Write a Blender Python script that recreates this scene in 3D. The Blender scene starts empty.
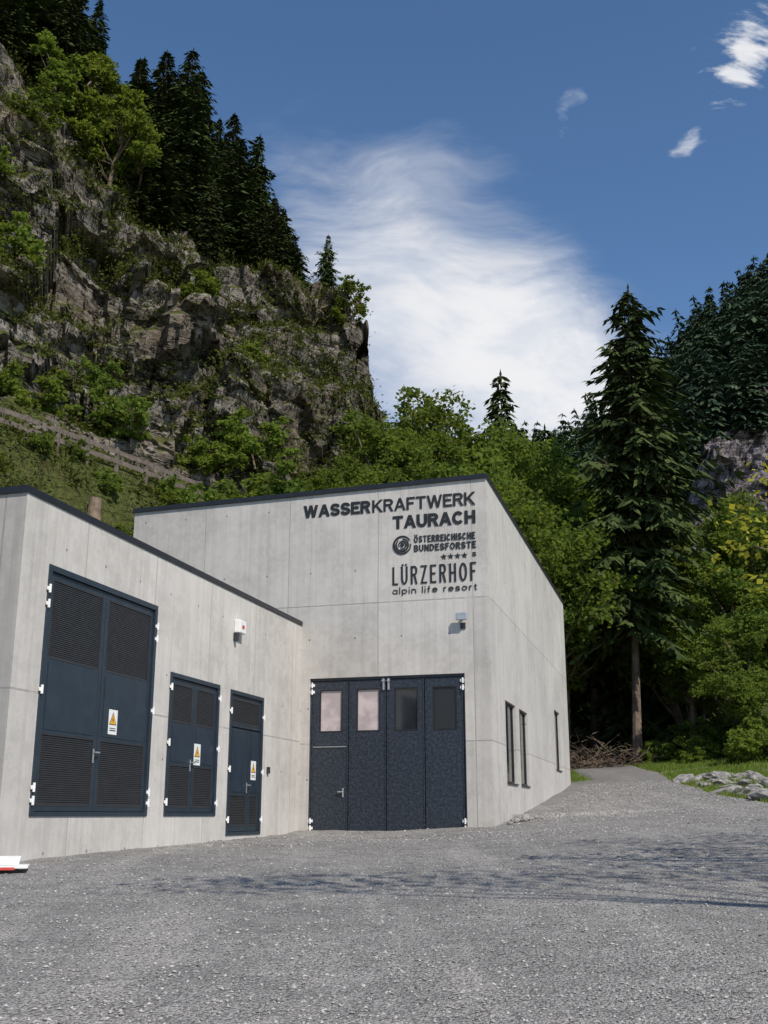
import bpy, math, random, bmesh
import numpy as np
from mathutils import Vector, Matrix, noise
from mathutils.bvhtree import BVHTree
random.seed(7); rng=np.random.default_rng(7)
S=bpy.context.scene
COL=S.collection
# ------------------------------------------------------------ helpers
def link(o): COL.objects.link(o); return o
def thing(o,label,cat,group=None):
    o["label"]=label; o["category"]=cat
    if group:o["group"]=group
    return o
def np_mesh(name,V,F,mats,midx=None,smooth=False):
    V=np.asarray(V,dtype=np.float32); F=np.asarray(F,dtype=np.int32)
    m=bpy.data.meshes.new(name); k=F.shape[1]
    m.vertices.add(len(V)); m.vertices.foreach_set("co",V.ravel())
    m.loops.add(F.size); m.loops.foreach_set("vertex_index",F.ravel())
    m.polygons.add(len(F)); m.polygons.foreach_set("loop_start",np.arange(0,F.size,k,dtype=np.int32))
    m.polygons.foreach_set("loop_total",np.full(len(F),k,dtype=np.int32))
    for a in mats: m.materials.append(a)
    m.update(calc_edges=True)
    m.polygons.foreach_set("use_smooth",np.full(len(F),smooth,dtype=bool))
    return m
class MB:
    def __init__(s): s.v=[];s.f=[];s.m=[];s.uv=[]
    def quad(s,pts,mi=0,uv=None):
        n=len(s.v); s.v+= [tuple(p) for p in pts]; s.f.append(tuple(range(n,n+len(pts)))); s.m.append(mi)
        s.uv.append(uv or [(0,0)]*len(pts))
    def box(s,x0,x1,y0,y1,z0,z1,mi=0,tilt=0):
        n=len(s.v)
        c=[(x0,y0,z0),(x1,y0,z0),(x1,y1,z0+tilt),(x0,y1,z0+tilt),(x0,y0,z1),(x1,y0,z1),(x1,y1,z1+tilt),(x0,y1,z1+tilt)]
        s.v+=c
        for f in ((0,1,5,4),(1,2,6,5),(2,3,7,6),(3,0,4,7),(4,5,6,7),(3,2,1,0)):
            s.f.append(tuple(n+i for i in f)); s.m.append(mi); s.uv.append([(0,0)]*4)
    def cyl(s,p0,p1,r0,r1,n=8,mi=0,cap=True):
        p0=Vector(p0);p1=Vector(p1);d=(p1-p0).normalized()
        a=d.orthogonal().normalized();b=d.cross(a);k=len(s.v)
        for p,r in((p0,r0),(p1,r1)):
            for i in range(n):
                t=2*math.pi*i/n; s.v.append(tuple(p+(a*math.cos(t)+b*math.sin(t))*r))
        for i in range(n):
            j=(i+1)%n; s.f.append((k+i,k+j,k+n+j,k+n+i)); s.m.append(mi); s.uv.append([(0,0)]*4)
        if cap:
            s.f.append(tuple(k+n+i for i in range(n))); s.m.append(mi); s.uv.append([(0,0)]*n)
            s.f.append(tuple(k+n-1-i for i in range(n))); s.m.append(mi); s.uv.append([(0,0)]*n)
    def obj(s,name,mats,M=None,parent=None,smooth=False,bevel=0):
        m=bpy.data.meshes.new(name); m.from_pydata(s.v,[],s.f)
        for a in mats:m.materials.append(a)
        for p,i in zip(m.polygons,s.m): p.material_index=i; p.use_smooth=smooth
        u=m.uv_layers.new(name="UVMap"); k=0
        for f in s.uv:
            for c in f: u.data[k].uv=c; k+=1
        m.update(); o=link(bpy.data.objects.new(name,m))
        if M: o.matrix_basis=M
        if parent: par(o,parent)
        if bevel:
            b=o.modifiers.new("bevel","BEVEL"); b.width=bevel; b.segments=2; b.limit_method='ANGLE'
        return o
def par(c,p):
    c.parent=p; c.matrix_parent_inverse=p.matrix_basis.inverted()
def empty(name,M=None):
    o=link(bpy.data.objects.new(name,None)); o.empty_display_size=.3
    if M:o.matrix_basis=M
    return o
# ------------------------------------------------------------ materials
class NT:
    def __init__(s,name,world=False):
        s.m=bpy.data.worlds.new(name) if world else bpy.data.materials.new(name)
        s.m.use_nodes=True; s.t=s.m.node_tree; s.t.nodes.clear()
    def n(s,typ,props={},**inp):
        nd=s.t.nodes.new(typ)
        for k,v in props.items(): setattr(nd,k,v)
        for k,v in inp.items():
            k2=int(k[1:]) if k[0]=='i' and k[1:].isdigit() else k.replace('_',' ')
            sk=nd.inputs[k2]
            if isinstance(v,bpy.types.NodeSocket): s.t.links.new(v,sk)
            elif isinstance(v,bpy.types.Node): s.t.links.new(v.outputs[0],sk)
            else: sk.default_value=v
        return nd
    def math(s,op,a,b=0.,clamp=False):
        return s.n('ShaderNodeMath',{'operation':op,'use_clamp':clamp},i0=a,i1=b).outputs[0]
    def mix(s,f,a,b,bt='MIX'):
        nd=s.n('ShaderNodeMix',{'data_type':'RGBA','blend_type':bt}); 
        for i,v in((0,f),(6,a),(7,b)):
            if isinstance(v,bpy.types.NodeSocket): s.t.links.new(v,nd.inputs[i])
            else: nd.inputs[i].default_value=v if i==0 else (tuple(v)+(1,) if len(v)==3 else v)
        return nd.outputs[2]
    def noise(s,vec,scale,detail=4,rough=.6,dist=0.):
        return s.n('ShaderNodeTexNoise',Vector=vec,Scale=scale,Detail=detail,Roughness=rough,Distortion=dist).outputs[0]
    def map(s,v,a,b,c=0.,d=1.):
        return s.n('ShaderNodeMapRange',{'interpolation_type':'SMOOTHSTEP'},i0=v,i1=a,i2=b,i3=c,i4=d).outputs[0]
    def scalev(s,vec,sc,rot=(0,0,0)):
        return s.n('ShaderNodeMapping',Vector=vec,Scale=sc,Rotation=rot).outputs[0]
    def bump(s,h,st,d=.05):
        return s.n('ShaderNodeBump',Height=h,Strength=st,Distance=d).outputs[0]
    def out(s,sh):
        s.n('ShaderNodeOutputMaterial',Surface=sh); return s.m
def simple(name,col,rough=.6,metal=0.,var=.12,scale=6.,bump=0.,spec=.5):
    t=NT(name); co=t.n('ShaderNodeTexCoord').outputs['Object']
    nz=t.noise(co,scale,4)
    a=tuple(c*(1-var) for c in col); b=tuple(min(1,c*(1+var)) for c in col)
    c=t.mix(t.map(nz,.3,.7),a,b)
    kw={}
    if bump: kw['Normal']=t.bump(t.noise(co,scale*8,3),bump,.01)
    p=t.n('ShaderNodeBsdfPrincipled',Base_Color=c,Roughness=rough,Metallic=metal,**kw)
    p.inputs['Specular IOR Level'].default_value=spec
    return t.out(p)
def concrete(name,bw,bh,offx=0.,offz=0.,tone=1.):
    t=NT(name); uv=t.n('ShaderNodeTexCoord').outputs['UV']
    obj=t.n('ShaderNodeNewGeometry').outputs['Position']
    n1=t.noise(obj,.5,5,.6); n2=t.noise(obj,3.2,7,.72); n3=t.noise(obj,28,3,.7)
    st=t.noise(t.scalev(obj,(2.6,2.6,.13)),1.6,5,.65)
    bd=t.noise(t.scalev(uv,(5.5,.10,1)),1.6,3,.6)
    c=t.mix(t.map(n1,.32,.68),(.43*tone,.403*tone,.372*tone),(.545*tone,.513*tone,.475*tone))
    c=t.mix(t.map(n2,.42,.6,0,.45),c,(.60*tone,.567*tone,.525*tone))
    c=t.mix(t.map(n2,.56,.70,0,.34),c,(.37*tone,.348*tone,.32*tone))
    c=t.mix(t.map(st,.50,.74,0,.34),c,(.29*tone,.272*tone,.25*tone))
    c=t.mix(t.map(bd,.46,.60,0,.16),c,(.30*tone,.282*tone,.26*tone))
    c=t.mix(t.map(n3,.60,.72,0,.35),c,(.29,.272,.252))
    sep=t.n('ShaderNodeSeparateXYZ',Vector=uv)
    def panel(axis,w,o): 
        return t.math('FLOOR',t.math('DIVIDE',t.math('ADD',sep.outputs[axis],o),w))
    pv=t.n('ShaderNodeCombineXYZ',X=panel(0,bw,offx+100),Y=panel(1,bh,offz+100))
    wn=t.n('ShaderNodeTexWhiteNoise',{'noise_dimensions':'3D'},Vector=pv).outputs[0]
    c=t.n('ShaderNodeHueSaturation',Color=c,Value=t.map(wn,0,1,.93,1.04)).outputs[0]
    def line(axis,w,o,th):
        f=t.math('FRACT',t.math('DIVIDE',t.math('ADD',sep.outputs[axis],o),w))
        d=t.math('MULTIPLY',t.math('MINIMUM',f,t.math('SUBTRACT',1.,f)),w)
        return t.map(d,th*.4,th,1,0)
    j=t.math('MAXIMUM',line(0,bw,offx+100,.020),line(1,bh,offz+100,.026))
    j=t.math('MAXIMUM',j,t.math('MULTIPLY',line(0,bw/4,offx+100,.012),.35))
    j=t.math('MULTIPLY',j,t.map(n2,.35,.55,.2,1))
    c=t.mix(t.math('MULTIPLY',j,.45),c,(.16,.155,.15))
    def dd(axis,w,o):
        f=t.math('FRACT',t.math('DIVIDE',t.math('ADD',sep.outputs[axis],o+100),w))
        return t.math('MULTIPLY',t.math('SUBTRACT',f,.5),w)
    du=dd(0,bw/2,offx);dv=dd(1,bh/2,offz)
    r=t.math('SQRT',t.math('ADD',t.math('MULTIPLY',du,du),t.math('MULTIPLY',dv,dv)))
    hole=t.map(r,.018,.034,1,0)
    c=t.mix(t.math('MULTIPLY',hole,.7),c,(.1,.1,.1))
    h=t.math('SUBTRACT',t.math('MULTIPLY',n2,.25),t.math('ADD',j,hole))
    p=t.n('ShaderNodeBsdfPrincipled',Base_Color=c,Roughness=.82,Normal=t.bump(t.math('ADD',h,t.math('MULTIPLY',n3,.2)),.35,.015))
    p.inputs['Specular IOR Level'].default_value=.25
    return t.out(p)
def foliage(name,c1,c2,c3,trans=.3,scale=.35):
    t=NT(name); geo=t.n('ShaderNodeNewGeometry'); pos=geo.outputs['Position']
    rp=geo.outputs['Random Per Island']; orr=t.n('ShaderNodeObjectInfo').outputs['Random']
    n1=t.noise(pos,scale,1)
    c=t.mix(t.map(n1,.35,.65),c1,c2)
    c=t.mix(t.map(rp,.2,1.,0,.75),c,c3)
    c=t.n('ShaderNodeHueSaturation',Color=c,Value=t.map(orr,0,1,.74,1.22),Hue=t.map(orr,0,1,.484,.512)).outputs[0]
    d=t.n('ShaderNodeBsdfDiffuse',Color=c,Roughness=.5)
    if trans<=0: return t.out(d)
    tr=t.n('ShaderNodeBsdfTranslucent',Color=(min(1,c3[0]*1.9),min(1,c3[1]*1.8),c3[2],1))
    return t.out(t.n('ShaderNodeMixShader',i0=trans,i1=d.outputs[0],i2=tr.outputs[0]))
def rock_mat(name,grass=.5,tone=1.,gcol=1.,low=False,cool=1.):
    t=NT(name); g=t.n('ShaderNodeNewGeometry'); pos=g.outputs['Position']
    nz=t.n('ShaderNodeSeparateXYZ',Vector=g.outputs['Normal']).outputs[2]
    strat=t.noise(t.scalev(pos,(.13,.13,1.9),(0,.33,0)),.9,7,.72,.2)
    n1=t.noise(pos,.14,3); n2=t.noise(pos,1.5,7,.72); fine=t.noise(pos,7,4,.75)
    vert=t.noise(t.scalev(pos,(1.7,1.7,.16),(0,.12,0)),.7,6,.7)
    k=lambda r,g_,b:(r*tone,g_*tone,b*tone*cool)
    c=t.mix(t.map(strat,.43,.57),k(.11,.095,.08),k(.31,.275,.235))
    c=t.mix(t.map(vert,.50,.58,0,.6),c,k(.43,.39,.345))
    c=t.mix(t.map(n1,.44,.66,0,.55),c,k(.24,.185,.13))
    c=t.mix(t.map(n2,.53,.64,0,.70),c,k(.065,.054,.044))
    def iso(v,w): 
        return t.map(t.math('ABSOLUTE',t.math('SUBTRACT',v,.5)),0.,w,1,0)
    cr=t.math('MAXIMUM',iso(t.noise(t.scalev(pos,(.9,.9,.16),(0,.15,0)),.8,4,.6),.012),iso(t.noise(t.scalev(pos,(.14,.14,1.4),(0,.33,0)),.9,4,.6),.016))
    c=t.mix(t.math('MULTIPLY',cr,.9),c,(.018,.015,.012))
    gn=t.noise(pos,.33,6,.7)
    gm=t.math('ADD',nz,t.math('MULTIPLY',t.math('SUBTRACT',gn,.5),2.3))
    if low:
        zz=t.n('ShaderNodeSeparateXYZ',Vector=pos).outputs[2]
        gm=t.math('ADD',gm,t.map(zz,15.5,20.,.8,0))
    gm=t.map(gm,grass,grass+.12)
    gc=t.mix(t.map(fine,.35,.65),(.04*gcol,.052*gcol,.014*gcol),(.12*gcol,.14*gcol,.036*gcol))
    gc=t.mix(t.map(n2,.42,.68,0,.45),gc,(.15*gcol,.125*gcol,.055*gcol))
    c=t.mix(gm,c,gc)
    h=t.math('ADD',t.math('MULTIPLY',n2,1.),t.math('ADD',t.math('MULTIPLY',fine,.5),t.math('SUBTRACT',strat,cr)))
    p=t.n('ShaderNodeBsdfPrincipled',Base_Color=c,Roughness=.9,Normal=t.bump(h,.9,.4)); p.inputs['Specular IOR Level'].default_value=.1
    return t.out(p)
M_hall=concrete("formwork_concrete_hall",2.62,3.72,0,-5.1+3.72*2)
M_wing=concrete("formwork_concrete_wing",2.7,3.3,.6,.42+3.3,1.02)
M_end=concrete("formwork_concrete_end_shaded",2.7,3.3,.3,.42+3.3,.74)  # same concrete as the wing, shade of the end face put into its tone
M_flash=simple("dark_metal_flashing",(.035,.037,.042),.4,.6)
M_door=simple("dark_blue_grey_painted_steel",(.020,.031,.044),.42,0,.15,3,.08)
def hammered():
    t=NT("hammered_gate_paint"); co=t.n('ShaderNodeTexCoord').outputs['Object']
    v=t.n('ShaderNodeTexVoronoi',Vector=co,Scale=26.).outputs[0]; n=t.noise(co,14,4,.7)
    c=t.mix(t.map(n,.42,.62),(.014,.019,.029),(.034,.043,.058))
    c=t.mix(t.map(t.noise(co,55,3),.6,.72,0,.5),c,(.09,.10,.12))
    return t.out(t.n('ShaderNodeBsdfPrincipled',Base_Color=c,Roughness=.36,Normal=t.bump(v,.3,.01)))
M_gate=hammered()
M_mesh=simple("dark_grey_louvre_metal",(.040,.041,.044),.5,.3)
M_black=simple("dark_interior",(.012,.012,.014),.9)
M_steel=simple("galvanised_steel",(.5,.5,.5),.4,.7)
M_white=simple("white_plastic",(.75,.75,.73),.4,0,.05)
M_yellow=simple("warning_yellow",(.75,.36,.02),.5,0,.05)
M_red=simple("red_plastic",(.5,.06,.05),.5)
M_letter=simple("black_lettering",(.012,.012,.014),.6)
M_bark=simple("bark",(.14,.10,.075),.9,0,.45,3,.6)
M_wood=simple("weathered_wood",(.17,.125,.085),.85,0,.3,4,.4)
M_brush=simple("dry_brush_wood",(.12,.085,.06),.9,0,.5,1.,.4)
M_rail=simple("dark_weathered_rail",(.12,.095,.078),.85,0,.3,4,.4)
M_rubble=simple("grey_limestone_rubble",(.21,.20,.188),.9,0,.5,2.5,.6)
def glassm(name,base,rough=.06):
    t=NT(name); co=t.n('ShaderNodeTexCoord').outputs['Object']
    c=t.mix(t.map(t.noise(co,1.5,3),.4,.6),base,tuple(b*.7 for b in base))
    p=t.n('ShaderNodeBsdfPrincipled',Base_Color=c,Roughness=rough); p.inputs['Specular IOR Level'].default_value=.8
    return t.out(p)
M_glass=glassm("dark_window_glass",(.02,.024,.03))
M_glassb=glassm("pale_painted_reflection_glass",(.55,.46,.46),.12)  # bright pinkish reflection of the left gate panes painted as base colour
M_glassblack=glassm("black_open_pane",(.006,.006,.006),.5)
M_con=foliage("spruce_needles",(.030,.046,.019),(.050,.074,.026),(.090,.115,.038),0,.3)
M_leaf=foliage("beech_leaves",(.062,.10,.023),(.10,.15,.03),(.155,.205,.045),.34,.28)
M_leafl=foliage("light_green_leaves",(.088,.13,.025),(.12,.17,.03),(.165,.215,.045),.35,.3)
M_leafy=foliage("yellow_green_leaves",(.17,.18,.02),(.24,.23,.03),(.33,.30,.05),.35,.3)
M_shrub=foliage("slope_shrub_leaves",(.05,.068,.015),(.085,.108,.026),(.13,.15,.045),.12,.2)
M_farcon=foliage("distant_forest_needles",(.026,.042,.030),(.046,.070,.042),(.078,.105,.055),0,.05)
M_rock=rock_mat("cliff_rock",.38,.98,1.,True)
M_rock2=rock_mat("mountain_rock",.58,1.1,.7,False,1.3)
# ------------------------------------------------------------ terrain functions
def sm(a,b,x):
    t=min(1,max(0,(x-a)/(b-a))); return t*t*(3-2*t)
GY=[-400,-20,0,5,10,17,23,29,37,47,52,60,80,140,400]
GZ=[-3.5,-1.9,-1.6,-1.45,-1.13,-.62,-.54,-.47,.05,.72,1.3,1.85,3.2,5,14]
def Hbase(x,y):
    z=.4*float(np.interp(y,GY,GZ))+.2*float(np.interp(y-2,GY,GZ))+.2*float(np.interp(y+2,GY,GZ))+.1*float(np.interp(y-4,GY,GZ))+.1*float(np.interp(y+4,GY,GZ))
    xt=max(-8,min(14,x)); z+=(.055 if xt>0 else .012)*xt*sm(5,25,y)
    return z
def xl(y):
    if y<31.2: return -40.
    if y<49: return 2.2+.268*(y-28.5)
    return 8.8+.06*(y-49)
def xr(y):
    return float(np.interp(y,[-60,5,20,30,36,44,50,60,70],[30,16,13.0,11.4,11.3,12.0,12.7,13.4,14.3]))
def Hg(x,y):
    z=Hbase(x,y); b=xr(y)
    k=sm(b,b+6,x)*sm(20,40,y)
    z+=k*.35+.08*noise.noise(Vector((x*.3,y*.3,0)))*k
    z+=max(0,x-b-3)*.055*sm(40,62,y)*sm(140,80,y)
    if y>50 and x<xl(y): z+=min(3,(xl(y)-x))*.12*sm(50,58,y)
    if y<66:
        ins=sm(xl(y)-.2,xl(y)+.6,x)*(1-sm(b-.6,b+.1,x))
        z-=.10*ins*(1-sm(62,66,y))
    return z
xs=sorted(set([-600,-300,-150,-90,-60,-48,-42]+[round(-40+.8*i,3) for i in range(0,101)]+[44,50,60,80,120,200,350,600]))
ys=sorted(set([-400,-150,-60,-30,-20]+[round(-14+.7*i,3) for i in range(0,130)]+[80,90,110,140,200,300,450,700]))
V=[(x,y,Hg(x,y)) for y in ys for x in xs]; nx=len(xs)
F=[(j*nx+i,j*nx+i+1,(j+1)*nx+i+1,(j+1)*nx+i) for j in range(len(ys)-1) for i in range(nx-1)]
t=NT("grass_and_forest_soil"); pos=t.n('ShaderNodeNewGeometry').outputs['Position']
c=t.mix(t.map(t.noise(pos,.6,5),.4,.6),(.07,.10,.025),(.12,.15,.04)); c=t.mix(t.map(t.noise(pos,2.5,6),.52,.66,0,.7),c,(.11,.085,.055))
M_grassland=t.out(t.n('ShaderNodeBsdfPrincipled',Base_Color=c,Roughness=.95,Normal=t.bump(t.noise(pos,9,4),.6,.1)))
ground=link(bpy.data.objects.new("ground",np_mesh("ground",V,F,[M_grassland],smooth=True))); ground["kind"]="structure"
# gravel
t=NT("crushed_gravel"); pos=t.n('ShaderNodeNewGeometry').outputs['Position']
flat=t.scalev(pos,(1,1,0))
v1=t.n('ShaderNodeTexVoronoi',Vector=flat,Scale=36.,Randomness=1.); v2=t.n('ShaderNodeTexVoronoi',Vector=flat,Scale=80.)
b1=t.n('ShaderNodeSeparateColor',Color=v1.outputs['Color']).outputs[0]; b2=t.n('ShaderNodeSeparateColor',Color=v2.outputs['Color']).outputs[0]
big=t.noise(flat,.30,6,.68); trk=t.noise(t.scalev(flat,(.8,.07,1),(0,0,-.25)),1.6,5,.6); med=t.noise(flat,4.,7,.75); med2=t.noise(flat,1.1,7,.75)
c=t.mix(b1,(.235,.223,.21),(.47,.447,.42)); c=t.mix(t.map(b2,.1,.9,0,.5),c,(.50,.477,.45))
c=t.mix(t.map(med,.42,.6,0,.5),c,(.235,.223,.212))
c=t.mix(t.map(med2,.46,.6,0,.45),c,(.21,.20,.19))
c=t.mix(t.map(big,.44,.58,0,.42),c,(.225,.215,.205)); c=t.mix(t.map(trk,.5,.64,0,.5),c,(.47,.445,.408))
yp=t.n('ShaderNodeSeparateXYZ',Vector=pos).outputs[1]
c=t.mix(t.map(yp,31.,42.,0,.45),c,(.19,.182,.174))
c=t.mix(t.map(v1.outputs['Distance'],.45,.75,0,.65),c,(.095,.09,.085))
h=t.math('SUBTRACT',1.,t.math('ADD',v1.outputs['Distance'],t.math('MULTIPLY',v2.outputs['Distance'],.5)))
h=t.math('ADD',h,t.math('ADD',t.math('MULTIPLY',med,1.1),t.math('MULTIPLY',med2,3.)))
p=t.n('ShaderNodeBsdfPrincipled',Base_Color=c,Roughness=.9,Normal=t.bump(h,.85,.03)); p.inputs['Specular IOR Level'].default_value=.2
M_gravel=t.out(p)
gy=[-60,-40,-25]+[round(-14+.35*i,3) for i in range(0,225)]; NC=150
V=[];F=[]
def micro(x,y): return .045*noise.noise(Vector((x*.35,y*.25,0)))+.022*noise.noise(Vector((x*1.4,y*1.4,0)))
for j,y in enumerate(gy):
    a=xl(y);b=xr(y)+.55*noise.noise(Vector((0,y*.9,3)))
    for i in range(NC+1):
        f=i/NC; x=a+(b-a)*f
        e=min(x-a if y>48 else 9,b-x); z=Hbase(x,y)+micro(x,y)
        z-= .16*(1-sm(0,.5,e))
        V.append((x,y,z))
for j in range(len(gy)-1):
    for i in range(NC): F.append((j*(NC+1)+i,j*(NC+1)+i+1,(j+1)*(NC+1)+i+1,(j+1)*(NC+1)+i))
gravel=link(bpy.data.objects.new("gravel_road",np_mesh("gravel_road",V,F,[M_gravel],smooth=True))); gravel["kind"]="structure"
gb=BVHTree.FromPolygons(V,F)
def drop(b,x,y,default=0):
    h=b.ray_cast(Vector((x,y,400)),Vector((0,0,-1)))
    return h[0].z if h[0] is not None else default
N=40000
octv=np.array([(1,0,0),(-1,0,0),(0,1,0),(0,-1,0),(0,0,1),(0,0,-1)],float)
octf=np.array([(0,2,4),(2,1,4),(1,3,4),(3,0,4),(2,0,5),(1,2,5),(3,1,5),(0,3,5)])
yy=6.8+rng.random(N)**1.6*40; xx=(rng.random(N)*2-1)*(yy*.40)+.2
VV=np.zeros((N,6,3)); 
for i in range(N):
    s_=(.006+.014*random.random()**3)*(1 if yy[i]<22 else 1.5)
    x_=xx[i]; y_=yy[i]
    if y_>29:
        lo_=xl(y_)+1.2 if y_>=31.2 else 3.2
        x_=lo_+(xr(y_)-.5-lo_)*random.random()
    R=np.array(Matrix.Rotation(random.random()*6.28,3,'Z')@Matrix.Rotation(random.uniform(-.5,.5),3,'X'))
    o=octv*np.array([s_*random.uniform(.8,1.5),s_*random.uniform(.7,1.2),s_*.7])*(.75+.5*rng.random((6,1)))
    VV[i]=o@R.T+np.array([x_,y_,Hbase(x_,y_)+micro(x_,y_)+s_*.3])
FF=(octf[None]+6*np.arange(N)[:,None,None]).reshape(-1,3)
t=NT("loose_stone"); g=t.n('ShaderNodeNewGeometry')
M_st=t.out(t.n('ShaderNodeBsdfDiffuse',Color=t.mix(g.outputs['Random Per Island'],(.17,.163,.155),(.46,.44,.415))))
o=link(bpy.data.objects.new("loose_gravel",np_mesh("loose_gravel",VV.reshape(-1,3),FF,[M_st]))); o["kind"]="stuff"
thing(o,"loose crushed grey stones scattered over the gravel yard","gravel")
# ------------------------------------------------------------ hills
def grid_hill(name,stations,counts,ncols,dispf,mat):
    st=np.array(stations,float); ns,nr,_=st.shape
    mid=st[:,min(4,nr-1)]; d=np.r_[0,np.cumsum(np.linalg.norm(np.diff(mid,axis=0),axis=1)+1.5)]
    aa=np.linspace(0,d[-1],ncols)
    cols=np.zeros((ncols,nr,3))
    for r in range(nr):
        for k in range(3): cols[:,r,k]=np.interp(aa,d,st[:,r,k])
    ker=np.array([1,2,3,4,3,2,1.]);ker/=ker.sum()
    pad=np.pad(cols,((3,3),(0,0),(0,0)),mode='edge')
    cols=sum(ker[i]*pad[i:i+ncols] for i in range(7))
    rp=[]
    for r in range(nr-1):
        for i in range(counts[r]): rp.append(r+i/counts[r])
    rp.append(nr-1); rp=np.array(rp)
    V=np.zeros((len(rp),ncols,3))
    for j,b in enumerate(rp):
        r=min(int(b),nr-2); f=b-r
        V[j]=cols[:,r]*(1-f)+cols[:,r+1]*f
    for j,b in enumerate(rp):
        for i in range(ncols):
            V[j,i]+=dispf(V[j,i],b)
    nR=len(rp); idx=np.arange(nR*ncols).reshape(nR,ncols)
    F=np.stack([idx[:-1,:-1],idx[:-1,1:],idx[1:,1:],idx[1:,:-1]],-1).reshape(-1,4)
    V=V.reshape(-1,3)
    o=link(bpy.data.objects.new(name,np_mesh(name,V,F,[mat],smooth=False))); o["kind"]="structure"
    return o,V,F
def facet(pc,k,at,ao):
    di,pt=noise.voronoi(pc); c=pt[0]; r=noise.cell_vector(c*k)-Vector((.5,.5,.5))
    return (pc-c).dot(r)*2*at+(noise.cell(c*(k+2.7))-.5)*ao
def cliffd(p,w):
    x,y,z=p; P=Vector(p)
    d=2.8*noise.noise(P/14.)
    d+=1.5*(.3-abs(noise.noise(Vector((x*.12+z*.03,y*.12,z*.04))))*1.6)
    wv=Vector((noise.noise(P*.25),noise.noise(P*.25+Vector((9,0,0))),noise.noise(P*.25+Vector((0,9,0)))))
    a=Vector((x+.2*z,y*.3,(z-.35*x)))
    d+=facet(Vector((a.x*.17,a.y*.17,a.z*.11))+wv*.06,7.1,1.9,2.2)
    d+=facet(Vector((a.x*.48,a.y*.48,a.z*.30))+wv*.08,5.3,.65,1.0)
    d+=facet(Vector((a.x*1.3,a.y*1.3,a.z*.9)),3.7,.22,.36)
    d+=noise.fractal(P*.9,1.,2.,3)*.07
    s=((z-.30*x+2.0*noise.noise(P*.1))/6.0)%1.0
    d+=3.6*(s-sm(.66,1,s))-1.2
    s=((z-.30*x+.7*noise.noise(P*.3))/1.6)%1.0
    d+=.7*(s-sm(.6,1,s))
    return d*w
def disp1(p,b):
    if b<3: w=0
    elif b<3.3: w=(b-3)/.3
    elif b<5: w=1
    elif b<6: w=1-.6*(b-5)
    else: w=.4
    P=Vector(p); o=np.array([0.,0.,0.])
    if w>0:
        kx=1 if p[0]<-4 else .35
        o+=np.array([.3*kx,-.93,.18])*cliffd(p,w)
    k=1 if b<.9 or b>3 else .15
    o[2]+=k*(.5*noise.noise(P*.25)+.25*noise.noise(P*.9)+.12*noise.noise(P*2.3))
    return o
ST=[
 [(-40,20,-2),(-40,32,16.8),(-42,35,16.9),(-43,37,19),(-46,40,34),(-50,43,52),(-60,52,66),(-80,90,60)],
 [(-24,28,-1),(-24,38,16.5),(-25.5,41.5,16.6),(-26,43,19),(-28,46,34),(-31,49,50),(-38,60,63),(-50,95,58)],
 [(-13,33,-.8),(-16.3,44,15.9),(-17.6,47.4,16),(-18,48.5,18),(-20.3,53,29.7),(-23.2,59,43.5),(-30,72,57),(-38,100,52)],
 [(-10,37,-.7),(-13.4,49.5,16.1),(-14.5,52.5,16.2),(-14.8,53.5,18),(-16,58,26.3),(-18.3,64.5,39),(-21.5,76,49),(-26,105,46)],
 [(-6,42,-.5),(-9.6,55,15.9),(-10.4,58,16),(-10.5,59,17.5),(-11.2,62.5,26.7),(-12.5,68,37.5),(-14.5,78,44),(-17,108,42)],
 [(-1,48,0),(-5,61,15),(-5.3,64,15.1),(-5.3,65,16.5),(-5.6,68,27),(-6.1,73,37),(-6.9,80,38.5),(-9,110,36)],
 [(2,52,.3),(-1.2,64,14.5),(-1.2,67,14.6),(-1.2,68,16),(-1.9,70,27),(-2.8,74,38.8),(-3.4,82,36),(-5,110,32)],
 [(3.5,53,.4),(.2,65,14),(.2,68,14),(.2,69,15.6),(-.4,71,25),(-1.3,74.5,34),(-2.2,83,33),(-3.5,110,30)],
 [(5,54,.5),(2.0,66,12.5),(2.0,69,12.5),(1.9,70,14),(1.2,72,21),(.2,75,28.),(-1.0,84,28),(-2,110,28)],
 [(8,58,1),(6,72,8),(6,75,8.5),(5.5,77,10),(3.9,80,13),(2.0,84,17),(0,95,21),(-.6,115,24)],
 [(14,66,2),(15,80,5),(15,84,6),(15,86,7),(14,92,9),(13,100,11),(12,115,14),(12,130,18)]]
hill,HV,HF=grid_hill("hill_cliff",ST,[34,5,8,115,120,34,8],470,disp1,M_rock)
hb=BVHTree.FromPolygons(HV.tolist(),HF.tolist())
qs=[-.1,0,.1,.2,.26,.29,.31,.35,.39,.5,.9]
r1=[.02,.03,.04,.07,.11,.14,.15,.165,.17,.22,.3]; r2=[.1,.12,.15,.20,.24,.30,.345,.37,.375,.4,.5]; r3=[.2,.22,.27,.315,.365,.40,.42,.455,.49,.62,.8]
ST2=[[(q*80,80,3),(q*118,118,a*118),(q*123,123,b*123),(q*150,150,(b*.45+c_*.55)*150),(q*180,180,c_*180),(q*270,270,c_*200)] for q,a,b,c_ in zip(qs,r1,r2,r3)]
def disp2(p,b):
    P=Vector(p); o=np.array([0.,0.,0.])
    if b>.9 and b<2.1: o+=np.array([-.2,-.95,.1])*cliffd(p,1.)*.8
    o[2]+=3.*noise.noise(P*.06)+1.2*noise.noise(P*.2) if b>.3 else 0
    return o
mt,MV,MF=grid_hill("mountain",ST2,[20,80,20,20,10],320,disp2,M_rock2)
mb_=BVHTree.FromPolygons(MV.tolist(),MF.tolist())
gr=BVHTree.FromPolygons([tuple(v.co) for v in ground.data.vertices],[tuple(p.vertices) for p in ground.data.polygons])
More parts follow.
